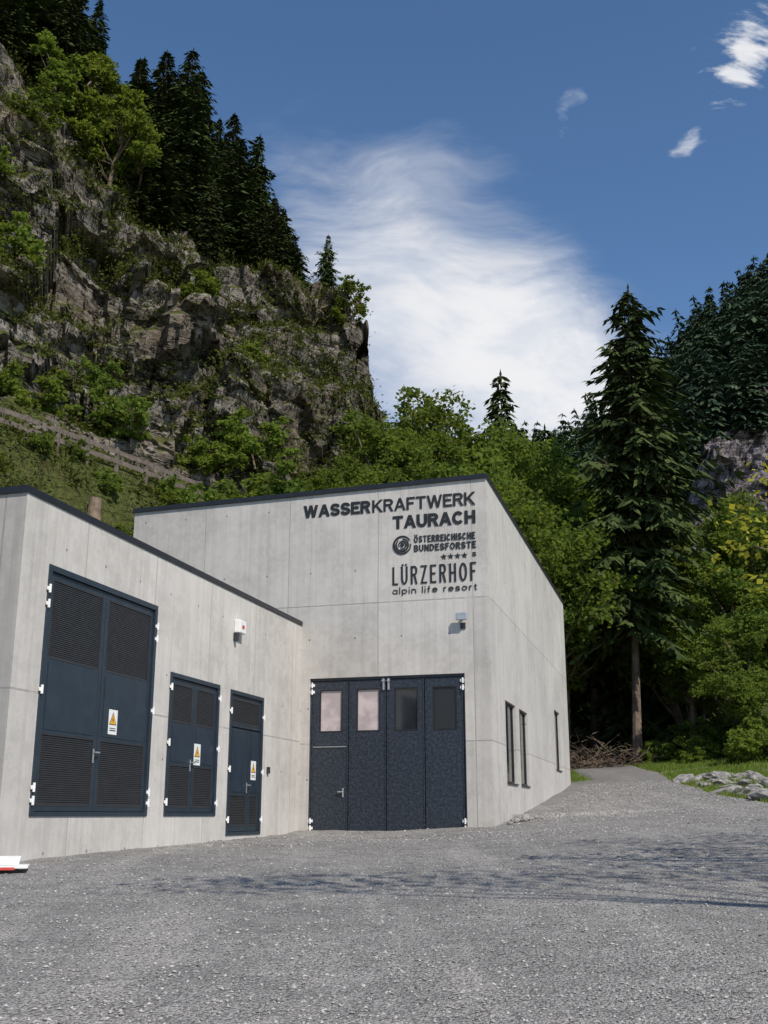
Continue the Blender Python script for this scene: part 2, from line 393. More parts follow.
def surf(x,y):
    return max(drop(hb,x,y,-99),drop(mb_,x,y,-99),drop(gr,x,y,-99))
# ------------------------------------------------------------ foliage builders
def diamonds(C,A,B):
    n=len(C); V=np.stack([C+A,C+B,C-A,C-B],1).reshape(-1,3)
    return V,np.arange(4*n).reshape(n,4)
def conifer(h,r,bare,levels,nb,seed,dens=7,spray=.5,sparse=0.,irr=.35,low_sparse=0.,tk=.011,pw=.75):
    R=np.random.default_rng(seed); C=[];A=[];B=[]
    tb=MB(); 
    for k in range(6):
        z0=h*k/6;z1=h*(k+1)/6; r0=h*tk*(1-k/6)+.02; r1_=h*tk*(1-(k+1)/6)+.015
        tb.cyl((0,0,z0-(.6 if k==0 else 0)),(0,0,z1),r0*(1.2 if k==0 else 1),r1_,9,0,False)
    for l in range(levels):
        f=l/(levels-1); z=h*(bare+(1-bare)*f*.985)+R.normal()*.1*(1-f)
        rad=r*((1-f)**pw)*(min(1,.5+f*2.8))+.15
        rad*=(.68+.58*R.random())
        n=max(4,int(nb*(1-.25*f)))
        a0=R.random()*6.28
        for b in range(n):
            if R.random()<sparse+low_sparse*max(0,1-f*3): continue
            az=a0+b*6.283/n+R.normal()*.35
            lump=1+irr*math.sin(az*2+seed+z*1.1)*math.cos(z*.9+az*3+seed*2)
            L=rad*(.55+.7*R.random())*lump
            dx,dy=math.cos(az),math.sin(az); up=.45*f-.15+R.normal()*.1
            if L>.5: tb.cyl((0,0,z),(dx*L*.8,dy*L*.8,z+up*L-.18*L),.032*h/25,.008,3,0,False)
            m=max(3,int(dens*L/r*1.2)+2)
            for i in range(m):
                u=.10+.90*(i+.6)/m
                zz=z+up*L*u-.42*L*u*u*(.7+.5*R.random())+.12*L*u**4
                px,py=dx*L*u,dy*L*u
                for sgn in(-1,1):
                    sl=spray*(1.2-.6*u)*(.6+.8*R.random())*(.45+.55*min(1,L/r*1.5))
                    ang=az+sgn*(.95-.45*u)+R.normal()*.2
                    d=np.array([math.cos(ang),math.sin(ang),-.3-.7*R.random()])
                    c=np.array([px,py,zz])+d*sl*.5
                    w=np.array([-math.sin(ang),math.cos(ang),R.normal()*.7]); w/=np.linalg.norm(w)
                    C.append(c);A.append(d*sl*.6);B.append(w*sl*.23)
    for i in range(10):
        C.append(np.array([0,0,h*(.975+.003*i)]));A.append(np.array([0,0,.3]));B.append(np.array([math.cos(i)*.08,math.sin(i)*.08,0]))
    V,F=diamonds(np.array(C),np.array(A),np.array(B))
    tm=tb.obj("trunk",[M_bark]); mesh=tm.data; bpy.data.objects.remove(tm)
    return mesh,np_mesh("crown",V,F,[M_con])
def broadleaf(h,r,seed,nl=26,leaves=15000,ls=.16,mat=M_leaf,low=.22,lobes=None,lobr=.34,trunkr=None,clump=.20):
    R=np.random.default_rng(seed)
    if lobes is None:
        lobes=[]; cz=h*(low+1)/2; rz=h*(1-low)/2
        while len(lobes)<nl:
            u=R.normal(size=3); u/=np.linalg.norm(u); k=.35+.65*R.random()**.5
            p=np.array([u[0]*r*k*.8,u[1]*r*k*.8,cz+u[2]*rz*k*.82])
            lobes.append((p,r*lobr*(.5+.75*R.random())))
    tb=MB(); tr=trunkr or h*.017
    bend=[np.array([R.normal()*.15*i,R.normal()*.15*i,h*.62*i/4]) for i in range(5)]; bend[0]=np.array([0,0,-.6])
    for i in range(4): tb.cyl(bend[i],bend[i+1],tr*(1.15-.2*i),tr*(.95-.2*i),9,0,False)
    P=[]; wt=np.array([l[1]**2 for l in lobes]); wt/=wt.sum()
    for (p,lr),w in zip(lobes,wt):
        j=min(4,max(1,int(p[2]/(h*.62)*4*.75))); s0=bend[j]
        midp=(s0+p)/2+np.array([0,0,-.08*h*.3])
        tb.cyl(s0,midp,tr*.42,tr*.25,5,0,False); tb.cyl(midp,p,tr*.25,tr*.07,5,0,False)
        n=int(leaves*w)
        ns=max(5,int(lr*lr*9)); sc=R.normal(size=(ns,3)); sc/=np.linalg.norm(sc,axis=1)[:,None]; sc*=(lr*(.55+.55*R.random(ns)))[:,None]; sc[:,2]*=.75
        idx=R.integers(0,ns,n); q=R.normal(size=(n,3))*lr*clump; q[:,2]*=.6
        P.append(p+sc[idx]+q)
    C=np.concatenate(P); n=len(C)
    a=R.normal(size=(n,3)); a[:,2]*=.6; a/=np.linalg.norm(a,axis=1)[:,None]
    b=np.cross(a,R.normal(size=(n,3))); b/=np.linalg.norm(b,axis=1)[:,None]
    s_=(ls*(.6+.8*R.random(n)))[:,None]
    V,F=diamonds(C,a*s_,b*s_*.62)
    tm=tb.obj("trunk",[M_bark]); mesh=tm.data; bpy.data.objects.remove(tm)
    return mesh,np_mesh("crown",V,F,[mat])
def plant_tree(proto,kind,x,y,sc=1.,rot=None,label="",group=None,z=None,tilt=(0,0),cat="tree",sz=None,sink=.3):
    e=link(bpy.data.objects.new(kind,None)); e.empty_display_size=.5
    zz=surf(x,y) if z is None else z
    e.location=(x,y,zz-sink); e.scale=(sc,sc,sz or sc); e.rotation_euler=(tilt[0],tilt[1],random.random()*6.28 if rot is None else rot)
    thing(e,label,cat,group)
    for nm,me in (("trunk",proto[0]),("crown",proto[1])):
        o=link(bpy.data.objects.new(nm,me)); o.parent=e
    return e
SP=[conifer(20,4.3,.05,44,10,11,8,.9,.07),conifer(20,3.7,.04,44,10,12,8,.85,.08),conifer(20,4.7,.08,42,10,13,8,.95,.10)]
BIG=conifer(27.3,4.1,.24,74,9,21,9,.85,.09,.45,.55,.0085,.60)
BL=[broadleaf(16,5.2,31,28,17000),broadleaf(15,4.6,32,24,16000),broadleaf(17,5.0,33,30,18000)]
BLL=[broadleaf(10,3.2,41,16,8000,.15,M_leafl,.15),broadleaf(9,3.0,42,14,7000,.15,M_leafl,.12)]
BIR=broadleaf(6,2.0,51,18,4200,.10,M_leafl,.1,None,.30)
BUSH=[broadleaf(2.6,1.6,61,11,2600,.11,M_leaf,.0,None,.42,.05),broadleaf(2.2,1.8,62,11,2600,.11,M_leafl,.0,None,.42,.05)]
G1="spruces growing along the cliff top"
def cliff_sp(x,y,h,i,lab="dark spruce tree rooted on the rocky cliff top"):
    plant_tree(SP[i%3],"spruce_tree",x,y,h/20*random.uniform(1.0,1.35),None,lab,G1,tilt=(random.uniform(-.05,.05),random.uniform(-.05,.05)),sz=h/20*random.uniform(.95,1.15))
lst=[(-6.9,79,7),(-8.4,77,8),(-8.9,81,10.5),(-10.2,78,9.5),(-11.4,75,10.5),(-12.2,80,13.5),(-13.6,77,11),(-14.6,73,13),(-15.6,79,15),(-17,75,12),(-18.4,79,15),(-7.8,80,9),(-10.9,80.5,12),(-12.9,74.5,9),(-16.2,76.5,15),
 (-21,80,14),(-23.5,77,14),(-20,84,15),(-26,80,13),(-28.5,76,12),(-26.5,72,12),(-31,79,12),(-24,70,12),(-16.5,70,9),(-12.6,71,6),(-9.2,74,5.5),(-33,74,14),(-29,68,13),(-27,66,9),(-30.5,70,15),(-25.5,75,16),(-22,74,12),(-14.2,75.5,9),(-17.8,72,9),(-19.5,76,13),(-24.5,73,14),(-27.5,70,14)]
for i,(x,y,h) in enumerate(lst): cliff_sp(x,y,h,i*2+i//3)
plant_tree(SP[2],"spruce_tree",-4.3,76.5,.27,None,"small lone spruce standing on the cliff edge",G1,sz=.3)
plant_tree(BIR,"birch_tree",-2.0,74.6,.95,None,"slender pale green birch leaning out from the cliff edge",None,tilt=(.0,.26),sink=.5)
for i,(x,y,s_) in enumerate([(-19.2,68,.9),(-21.5,70,1.0),(-17.6,69.5,.8),(-23,66,.8)]):
    plant_tree(BLL[i%2],"broadleaf_tree",x,y,s_,None,"light green broadleaf tree on the slope above the cliff","light green trees above the cliff")
plant_tree(BIG,"spruce_tree",13.4,59.5,1.,0,"tall spruce with long bare trunk beside the gravel path",z=3.2,tilt=(0,.040))
G2="spruces standing among the broadleaf wood"
for x,y,h,i in[(16.9,71,23,0),(9.1,80,25,1),(10.6,86,21,2),(15.9,90,26,2),(20.5,76,20,1),(13.0,84,23,0),(23,98,26,0),(15.2,68,14,2)]:
    plant_tree(SP[i],"spruce_tree",x,y,h/20*1.1,None,"dark spruce rising behind the broadleaf trees",G2,sz=h/20)
G3="broadleaf trees of the wood behind the hall"
W=[(2.2,67,.98),(-.8,62,.82),(4.6,70,.84),(3.6,60,.85),(6.4,64,1.12),(7.6,68,1.16),(9.3,66,1.14),(11.0,70,1.2),(6.6,58,.92),(8.9,59,.98),(10.2,63,1.05),(12.9,69,1.08),
   (16.9,64,.92),(18.8,60,.82),(21.0,63,.9),(22,56,.68),(18.0,56,.52),(15.4,74,1.1),(24.5,66,.8),(20,70,.95),(26.5,60,.8),(1.2,60,.75),(-3,60,.55),(16.6,60.5,.6)]
for i,(x,y,s_) in enumerate(W):
    plant_tree(BL[i%3],"broadleaf_tree",x,y,s_,None,"leafy green broadleaf tree in the wood by the hall",G3)
G4="bushes of the undergrowth along the wood edge"
for i in range(38):
    if i<26: x=random.uniform(9.5,24);y=random.uniform(58,63)
    else: x=random.uniform(15.0,22);y=random.uniform(50,57)
    if y<66 and xl(y)-.8<x<xr(y)+.8: x=xr(y)+1.5+random.random()*4
    plant_tree(BUSH[i%2],"bush",x,y,random.uniform(.4,.95),None,"low green bush in the undergrowth at the wood edge",G4,cat="bush",sink=.1)
G5="shrubs growing on the slope and the cliff ledges"
for i,(x,y,s_) in enumerate([(-5.5,58.5,1.5),(-8.8,52,1.1),(-3.8,57,1.7),(-7.5,54.5,1.2),(-4.8,64,1.8),(-7.5,61,1.3),(-11.0,48.3,.7),(-1.6,59,1.6),(-9.6,52.5,1.0),(-20.5,52.5,1.3),(-6.6,58,1.6),(-17.6,51.2,1.2),(-14.0,55,1.1),(-10,60,1.2),(-22.6,53,1.2),(-12.9,48.2,.55),(-15.1,45.6,.45),(-16.0,42.6,.4),(-14.2,47.6,.4),(-10.6,51.4,.7),(-16.5,58.5,.9),(-11.8,65,1.0),(-20.5,57,1.0),(-8,66,.9),(-13.6,43.5,.5),(-12.3,45.2,.6),(-11.6,46.4,.5)]):
    plant_tree(BUSH[i%2],"bush",x,y,s_,None,"green shrub growing on the steep hillside",G5,cat="bush",sink=.2)
def lobs(l): return [(np.array(p,float),r_) for p,r_ in l]
lob=lobs([((0,0,7.6),1.3),((-2,1,7.2),1.0),((1.6,1.4,7),1.2),((-1.4,-1.6,6.6),1.0),((1.8,-1.2,6),1.1),((-2.9,0,6.0),.8),((.4,.8,9),.9),((-3.3,1.2,5.6),.7),((-4.2,.6,4.9),.6),((-4.9,.9,4.7),.45),((-5.5,1.0,4.4),.35),((-5.1,.4,5.1),.35),((-3.2,2.2,6.4),.8),((-3.6,-1.4,6.2),.7),((-5.5,.7,4.95),.3),((-5.3,1.,3.9),.25)])
YT=broadleaf(9,4,71,leaves=3400,ls=.055,mat=M_leafy,lobes=lob,trunkr=.15,clump=.42)
plant_tree(YT,"maple_tree",10.2,12.6,1.,0,"yellow green maple overhanging the edge of the gravel yard",z=-.8)
lob=lobs([((0,0,12.6),.8),((-1.6,.1,12.4),.8),((-3.0,.1,12.1),.8),((1.8,.1,12.4),.9),((3,-.1,12.1),.8),((-4.2,.2,12.2),.7),((4.4,.1,12.2),.8),((-5.2,.2,12.0),.6),((5.6,0,12.0),.7)])
YT2=broadleaf(14,5,72,leaves=1900,ls=.08,mat=M_leafy,lobes=lob,trunkr=.12,clump=.7)
plant_tree(YT2,"maple_tree",9.2,5.2,1.,0,"tall slender maple beside the gravel yard",z=-1.2)
def ground_cover(name,VV_,FF_,n,nzmin,label,mat,leaf,cl,filt,per=26):
    tri=VV_[FF_]; nn=np.cross(tri[:,1]-tri[:,0],tri[:,3]-tri[:,0]); ar=np.linalg.norm(nn,axis=1)+1e-9; nz=np.abs(nn[:,2])/ar; cen=tri.mean(1)
    ok=((nz>nzmin)|(cen[:,2]<15.5))&filt(cen); ar=ar*ok; pr=ar/ar.sum()
    base=cen[rng.choice(len(FF_),n,p=pr)]
    keep=np.array([noise.noise(Vector(p)*.2)>-.08 for p in base]); base=base[keep]; n=len(base)
    sz=cl*(.35+rng.random(n)**2*1.5)
    C=np.repeat(base,per,0)+rng.normal(size=(n*per,3))*np.repeat(sz,per)[:,None]*np.array([.6,.5,.2])+np.array([0,0,1])*np.repeat(sz,per)[:,None]*.16
    m=len(C); a=rng.normal(size=(m,3)); a/=np.linalg.norm(a,axis=1)[:,None]; b=np.cross(a,rng.normal(size=(m,3))); b/=np.linalg.norm(b,axis=1)[:,None]
    s_=(leaf*(.5+rng.random(m)))[:,None]; V,F=diamonds(C,a*s_,b*s_*.55)
    o=link(bpy.data.objects.new(name,np_mesh(name,V,F,[mat]))); o["kind"]="stuff"; thing(o,label,"vegetation"); return o
ground_cover("cliff_vegetation",HV,HF,14500,.38,"grass tufts and scrub covering the cliff ledges and slope",M_shrub,.10,.66,lambda c:(c[:,2]>8)&(c[:,0]<3)&(c[:,0]>-34)&(c[:,1]<84))
fc=conifer(12,2.3,.05,13,6,91,3,1.3,.15)
cv=np.empty(len(fc[1].vertices)*3,np.float32); fc[1].vertices.foreach_get("co",cv); cv=cv.reshape(-1,3); cf=np.arange(len(cv)).reshape(-1,4)
Vs=[];Fs=[];k=0;cnt=0
for i in range(3000):
    y=random.uniform(114,192); q=random.uniform(.10,.44)
    x=q*y; zz=drop(mb_,x,y,None)
    h1=drop(mb_,x,y-1.2,0);h2=drop(mb_,x,y+1.2,0)
    if zz is None or abs(h2-h1)>6: continue
    if noise.noise(Vector((x*.09,y*.09,4)))<-.28: continue
    s_=random.uniform(.5,1.2)
    if y<125 and q>.27:
        if random.random()<.8: continue
        s_*=.5
    a=random.random()*6.28; ca,sa=math.cos(a),math.sin(a)
    R=np.array([[ca,-sa,0],[sa,ca,0],[0,0,1]])
    Vs.append((cv@R.T)*np.array([s_,s_,s_*random.uniform(.8,1.15)])+np.array([x,y,zz-.4])); Fs.append(cf+k); k+=len(cv); cnt+=1
    if cnt>760: break
o=link(bpy.data.objects.new("distant_forest",np_mesh("distant_forest",np.concatenate(Vs),np.concatenate(Fs),[M_farcon]))); o["kind"]="stuff"
thing(o,"dense dark spruce forest covering the far mountainside","forest")
# ------------------------------------------------------------ buildings
c17,s17=math.cos(math.radians(17)),math.sin(math.radians(17)); c15,s15=math.cos(math.radians(15)),math.sin(math.radians(15))
def frame(O,X,Y): return Matrix(((X[0],Y[0],0,O[0]),(X[1],Y[1],0,O[1]),(0,0,1,O[2] if len(O)>2 else 0),(0,0,0,1)))
RC=(2.76,28.5); JC=(2.76-5.25*c17,28.5+5.25*s17)
FR=frame(RC,(c17,-s17),(s17,c17)); SD=frame(RC,(s15,c15),(-c15,s15)); WG=frame(JC,(s15,c15),(-c15,s15))
NCn=(JC[0]-13.47*s15,JC[1]-13.47*c15); EN=frame(NCn,(c17,-s17),(s17,c17))
def wall(mb,M,x0,x1,zb,ztop,ops,depth):
    xs_=sorted({x0,x1}|{v for o in ops for v in o[:2]}); zs_=sorted({zb}|{v for o in ops for v in o[2:4]}); zs_.append(None)
    def P(x,y,z): return M@Vector((x,y,z))
    for i in range(len(xs_)-1):
        for j in range(len(zs_)-1):
            a,b=xs_[i],xs_[i+1]; z0=zs_[j]; z1=zs_[j+1]
            mz=z0+.01; mx=(a+b)/2
            if any(o[0]<mx<o[1] and o[2]<=mz<o[3] for o in ops): continue
            za=z1 if z1 is not None else ztop(a); zc=z1 if z1 is not None else ztop(b)
            mb.quad([P(a,0,z0),P(b,0,z0),P(b,0,zc),P(a,0,za)],0,[(a,z0),(b,z0),(b,zc),(a,za)])
    for a,b,z0,z1 in [o[:4] for o in ops]:
        d=depth
        mb.quad([P(a,0,z0),P(a,0,z1),P(a,d,z1),P(a,d,z0)],0,[(a,z0),(a,z1),(a+d,z1),(a+d,z0)])
        mb.quad([P(b,0,z1),P(b,0,z0),P(b,d,z0),P(b,d,z1)],0,[(b,z1),(b,z0),(b+d,z0),(b+d,z1)])
        mb.quad([P(a,0,z1),P(b,0,z1),P(b,d,z1),P(a,d,z1)],0,[(a,z1),(b,z1),(b,z1+d),(a,z1+d)])
        mb.quad([P(b,0,z0),P(a,0,z0),P(a,d,z0),P(b,d,z0)],0,[(b,z0),(a,z0),(a,z0+d),(b,z0+d)])
        mb.quad([P(a,d,z0),P(b,d,z0),P(b,d,z1),P(a,d,z1)],1)
hall=empty("concrete_hall",FR@Matrix.Translation((-5.3,0,-.5)))
thing(hall,"tall exposed concrete hydropower hall with dark folding gate and lettering","building")
HL=10.65; ht=lambda x:8.84+.012*x
mb=MB()
gate=(-4.985,-.695,-.45,3.56)
wall(mb,FR,-HL,0,-2.5,ht,[gate],.16)
wins=[(2.26,4.16,.85,3.07),(4.94,6.7,.85,3.07),(14.3,16.1,1.65,3.87)]
wall(mb,SD,0,19.5,-2.5,lambda x:8.84+.003*x,wins,.22)
A=FR@Vector((0,0,0)); B_=FR@Vector((-HL,0,0)); C_=SD@Vector((19.5,0,0)); D_=C_+(B_-A)
def side(P,Q,z0,za,zb_):
    L=(Q-P).length
    mb.quad([(P.x,P.y,z0),(Q.x,Q.y,z0),(Q.x,Q.y,zb_),(P.x,P.y,za)],0,[(0,z0),(L,z0),(L,zb_),(0,za)])
side(C_,D_,-2.5,8.9,8.78); side(D_,B_,-2.5,8.78,ht(-HL))
mb.obj("wall",[M_hall,M_black],parent=hall)
def slab(name,pts,zs,th,over,mat,parent):
    m=MB(); c=sum((Vector((p.x,p.y,0)) for p in pts),Vector())/len(pts); lo=[];hi=[]
    n=len(pts)
    for p,z in zip(pts,zs):
        d=(Vector((p.x,p.y,0))-c).normalized()*over*1.5
        lo.append((p.x+d.x,p.y+d.y,z-.04)); hi.append((p.x+d.x,p.y+d.y,z+th))
    m.quad(hi);m.quad(lo[::-1])
    for i in range(n):
        j=(i+1)%n; m.quad([lo[i],lo[j],hi[j],hi[i]])
    return m.obj(name,[mat],parent=parent,bevel=.008)
slab("roof",[A,C_,D_,B_],[8.84,8.9,8.78,ht(-HL)],.085,.045,M_flash,hall)
g0,g1,gz0,gz1=gate
gm=MB(); fw=.05
gm.box(g0,g0+fw,.05,.15,gz0,gz1);gm.box(g1-fw,g1,.05,.15,gz0,gz1);gm.box(g0+fw,g1-fw,.05,.15,gz1-.07,gz1)
gt=gm.obj("gate",[M_gate],FR,hall,bevel=.004)
lw=(g1-g0-2*fw)/4
glm=[M_glassb,M_glassb,M_glass,M_glassblack]
for i in range(4):
    a=g0+fw+lw*i+.012; b=a+lw-.024; z0=gz0+.05; z1=gz1-.085
    wa=a+.24;wb=b-.2;wz0=2.16;wz1=3.22
    m=MB()
    for x_0,x_1,z_0,z_1 in((a,wa,z0,z1),(wb,b,z0,z1),(wa,wb,z0,wz0),(wa,wb,wz1,z1)): m.box(x_0,x_1,.07,.13,z_0,z_1)
    for x_0,x_1,z_0,z_1 in((wa-.03,wb+.03,wz1,wz1+.03),(wa-.03,wb+.03,wz0-.03,wz0),(wa-.03,wa,wz0,wz1),(wb,wb+.03,wz0,wz1)): m.box(x_0,x_1,.062,.0695,z_0,z_1,1)
    m.box(a,a+.035,.055,.0695,z0,z1,0); m.box(b-.035,b,.055,.0695,z0,z1,0)
    m.obj("leaf",[M_gate,M_black],FR,gt)
    w=MB(); w.box(wa,wb,.095,.105,wz0,wz1); w.obj("window_pane",[glm[i]],FR,gt)
m=MB(); m.box(g0+fw+.05,g0+fw+lw-.05,.05,.0545,1.735,1.755); m.obj("kick_rail",[M_steel],FR,gt)
m=MB(); hx=g0+fw+lw-.14; m.box(hx-.02,hx+.02,.04,.0545,.45,.68);m.box(hx-.14,hx+.01,.0,.035,.57,.60);m.obj("handle",[M_steel],FR,gt,bevel=.004)
for dx in(-.09,.05):
    m=MB(); xc=g0+fw+2*lw+dx; m.box(xc,xc+.045,.02,.054,3.2,3.5);m.box(xc-.02,xc+.065,.0,.03,3.42,3.47);m.obj("bolt",[M_steel],FR,gt)
for xh in(g0+.02,g1-.10):
    for z in(gz0+.12,gz0+.3,3.2,3.38):
        m=MB(); m.cyl((xh+.04,.02,z-.07),(xh+.04,.02,z+.07),.025,.025,8); m.box(xh-.03,xh+.11,.03,.049,z-.035,z+.035); m.obj("hinge",[M_white],FR,gt)
for k,(a,b,z0,z1) in enumerate(wins):
    m=MB(); f=.06
    m.box(a,a+f,.08,.16,z0,z1);m.box(b-f,b,.08,.16,z0,z1);m.box(a+f,b-f,.08,.16,z0,z0+f);m.box(a+f,b-f,.08,.16,z1-f,z1)
    wd=m.obj("window",[M_flash],SD,hall)
    m=MB(); m.box(a+f,b-f,.115,.125,z0+f,z1-f); m.obj("window_pane",[M_glass],SD,wd)
    m=MB(); m.box(a-.02,b+.02,-.04,.075,z0-.035,z0-.004); m.obj("sill",[M_flash],SD,wd)
# ---- lettering: stroke built sans-serif glyphs
Sg=[(.97,.76),(.9,.9),(.72,.98),(.5,1),(.25,.98),(.06,.88),(.02,.74),(.1,.61),(.3,.54),(.7,.46),(.92,.38),(1,.25),(.94,.1),(.75,.02),(.5,0),(.25,.02),(.07,.1),(.01,.25)]
def arc(cx,cz,rx,rz,a0,a1,n): return [(cx+rx*math.cos(math.radians(a0+(a1-a0)*i/n)),cz+rz*math.sin(math.radians(a0+(a1-a0)*i/n))) for i in range(n+1)]
Og=arc(.5,.5,.5,.5,0,360,24); Cg=arc(.5,.5,.5,.5,38,322,18)
ring_=arc(.5,.31,.5,.31,0,360,14)
GL={'A':(.98,[[(0,0),(.5,1)],[(.5,1),(1,0)],[(.2,.28),(.8,.28)]]),'W':(1.38,[[(0,1),(.25,0)],[(.25,0),(.5,1)],[(.5,1),(.75,0)],[(.75,0),(1,1)]]),'S':(.80,[Sg]),
'E':(.70,[[(0,0),(0,1)],[(0,1),(1,1)],[(0,0),(1,0)],[(0,.52),(.9,.52)]]),'R':(.80,[[(0,0),(0,1)],[(0,1),(.55,1)]+arc(.6,.76,.38,.24,90,-90,8)+[(0,.52)],[(.55,.52),(1,0)]]),
'K':(.88,[[(0,0),(0,1)],[(.98,1),(0,.36)],[(.32,.58),(1,0)]]),
'F':(.66,[[(0,0),(0,1)],[(0,1),(1,1)],[(0,.52),(.85,.52)]]),'T':(.80,[[(0,1),(1,1)],[(.5,0),(.5,1)]]),'U':(.80,[[(0,1),(0,.4)]+arc(.5,.38,.5,.38,180,360,12)+[(1,1)]]),
'C':(.90,[Cg]),'H':(.80,[[(0,0),(0,1)],[(1,0),(1,1)],[(0,.5),(1,.5)]]),
'O':(.95,[Og]),'I':(0,[[(.5,0),(.5,1)]]),'B':(.78,[[(0,0),(0,1)],[(0,1),(.55,1)]+arc(.55,.76,.38,.24,90,-90,8)+[(0,.52)],[(0,.52),(.6,.52)]+arc(.6,.26,.4,.26,90,-90,8)+[(0,0)]]),
'N':(.82,[[(0,0),(0,1)],[(0,1),(1,0)],[(1,0),(1,1)]]),'D':(.84,[[(0,0),(0,1)],[(0,1),(.45,1)]+arc(.45,.5,.55,.5,90,-90,12)+[(0,0)]]),'L':(.62,[[(0,0),(0,1)],[(0,0),(1,0)]]),
'Z':(.76,[[(0,1),(1,1)],[(0,0),(1,0)],[(.98,1),(.02,0)]]),
'a':(.56,[ring_,[(1,.62),(1,0)]]),'l':(0,[[(.5,0),(.5,1)]]),'p':(.56,[ring_,[(0,.62),(0,-.28)]]),'i':(0,[[(.5,0),(.5,.62)],[(.5,.84),(.5,.96)]]),
'n':(.5,[[(0,0),(0,.62)],[(0,.42),(.2,.58),(.5,.62),(.85,.55),(1,.35),(1,0)]]),'f':(.30,[[(.35,0),(.35,.8),(.55,.97),(1,1)],[(0,.62),(.9,.62)]]),
'e':(.56,[[(0,.33),(1,.33),(.92,.5),(.5,.62),(.08,.5),(0,.31),(.1,.08),(.5,0),(.95,.1)]]),'r':(.28,[[(0,0),(0,.62)],[(0,.4),(.35,.58),(1,.62)]]),
's':(.48,[[(x,y*.62) for x,y in Sg]]),'o':(.58,[ring_]),'t':(.30,[[(.35,.88),(.35,.12),(.6,0),(1,.02)],[(0,.62),(.9,.62)]]),' ':(.3,[])}
def text(body,x0,x1,zb,zh,t,gap=.2):
    base=[{'Ü':'U','Ö':'O'}.get(ch,ch) for ch in body]
    adv=[GL[b][0]*zh for b in base]
    ng=len(body)-1
    fixed=t*len([c for c in body if c!=' ']); gapm=gap*zh
    k=((x1-x0)-fixed-gapm*ng)/max(1e-6,sum(adv))
    m=MB(); x=x0; y=-.016
    def slabq(q):
        m.quad([(a_,y,b_) for a_,b_ in q])
        for i in range(4):
            a_,b_=q[i],q[(i+1)%4]; m.quad([(a_[0],y,a_[1]),(b_[0],y,b_[1]),(b_[0],-.003,b_[1]),(a_[0],-.003,a_[1])])
    for ch,b,a in zip(body,base,adv):
        w=a*k
        if ch==' ': x+=w+gapm; continue
        fx=lambda px: x+t/2+px*w
        for pl in GL[b][1]:
            y-=.0003
            if len(pl)==2:
                (xa,za),(xb,zb_)=pl
                if GL[b][0]==0: xa=xb=0
                if abs(za-zb_)<1e-6:
                    zc=zb+t/2*.92+za*(zh-t*.92); e=t/2 if abs(xb-xa)>.99 else t*.3
                    slabq([(fx(min(xa,xb))-e,zc-t*.46),(fx(max(xa,xb))+e,zc-t*.46),(fx(max(xa,xb))+e,zc+t*.46),(fx(min(xa,xb))-e,zc+t*.46)]); continue
                def zf(v): return zb+v*zh
                dx_=fx(xb)-fx(xa); dz_=zf(zb_)-zf(za); L=math.hypot(dx_,dz_); hw=min(t/2*L/abs(dz_),t*.95)
                slabq([(fx(xa)-hw,zf(za)),(fx(xa)+hw,zf(za)),(fx(xb)+hw,zf(zb_)),(fx(xb)-hw,zf(zb_))]); continue
            P=[Vector((fx(px),zb+t/2+pz*(zh-t))) for px,pz in pl]
            Q=[P[0]]
            for p_ in P[1:]:
                if (p_-Q[-1]).length>1e-4: Q.append(p_)
            P=Q; n=len(P); closed=(P[0]-P[-1]).length<1e-4 and n>3
            L=[];Rr=[]
            for i in range(n):
                if closed: d0=P[i]-P[i-1] if i>0 else P[0]-P[-2]; d1=P[(i+1)]-P[i] if i<n-1 else P[1]-P[0]
                else:
                    d0=P[i]-P[i-1] if i>0 else P[1]-P[0]; d1=P[i+1]-P[i] if i<n-1 else d0
                d0=d0.normalized();d1=d1.normalized(); n0=Vector((-d0.y,d0.x));n1=Vector((-d1.y,d1.x)); mm=(n0+n1)
                if mm.length<1e-3: mm=n0
                mm.normalize(); ml=min(1/max(.4,mm.dot(n0)),1.6)*t/2
                e=Vector((0,0))
                if not closed and i==0 and abs(d1.x)<.05 and pl[0][1] in(0,1,.62): e=-d1*t/2
                if not closed and i==n-1 and abs(d0.x)<.05 and pl[-1][1] in(0,1): e=d0*t/2
                L.append(P[i]+mm*ml+e);Rr.append(P[i]-mm*ml+e)
            for i in range(n-1):
                q4=[L[i],Rr[i],Rr[i+1],L[i+1]]; m.quad([(q.x,y,q.y) for q in q4])
                m.quad([(L[i].x,y,L[i].y),(L[i+1].x,y,L[i+1].y),(L[i+1].x,-.003,L[i+1].y),(L[i].x,-.003,L[i].y)])
                m.quad([(Rr[i].x,y,Rr[i].y),(Rr[i+1].x,y,Rr[i+1].y),(Rr[i+1].x,-.003,Rr[i+1].y),(Rr[i].x,-.003,Rr[i].y)])
        if ch in 'ÜÖ':
            for f_ in(.15,.85):
                cx_=x+t/2+w*f_; m.box(cx_-t*.5,cx_+t*.5,y,-.003,zb+zh+t*.45,zb+zh+t*1.35)
        x+=w+t+gapm
    return m.obj("lettering",[M_letter],FR,hall)
text("WASSER",-5.26,-3.28,8.09,.355,.082,.06)
text("KRAFTWERK",-3.22,-.31,8.09,.355,.060,.09)
text("TAURACH",-2.63,-.31,7.57,.365,.086,.06)
text("ÖSTERREICHISCHE",-2.03,-.33,7.14,.185,.032,.13)
text("BUNDESFORSTE",-2.03,-.31,6.89,.185,.034,.14)
text("LÜRZERHOF",-2.64,-.32,6.00,.50,.050,.18)
text("alpin life resort",-2.64,-.30,5.75,.185,.021,.28)
text("S",-.42,-.31,6.655,.12,.022,.1)
m=MB()
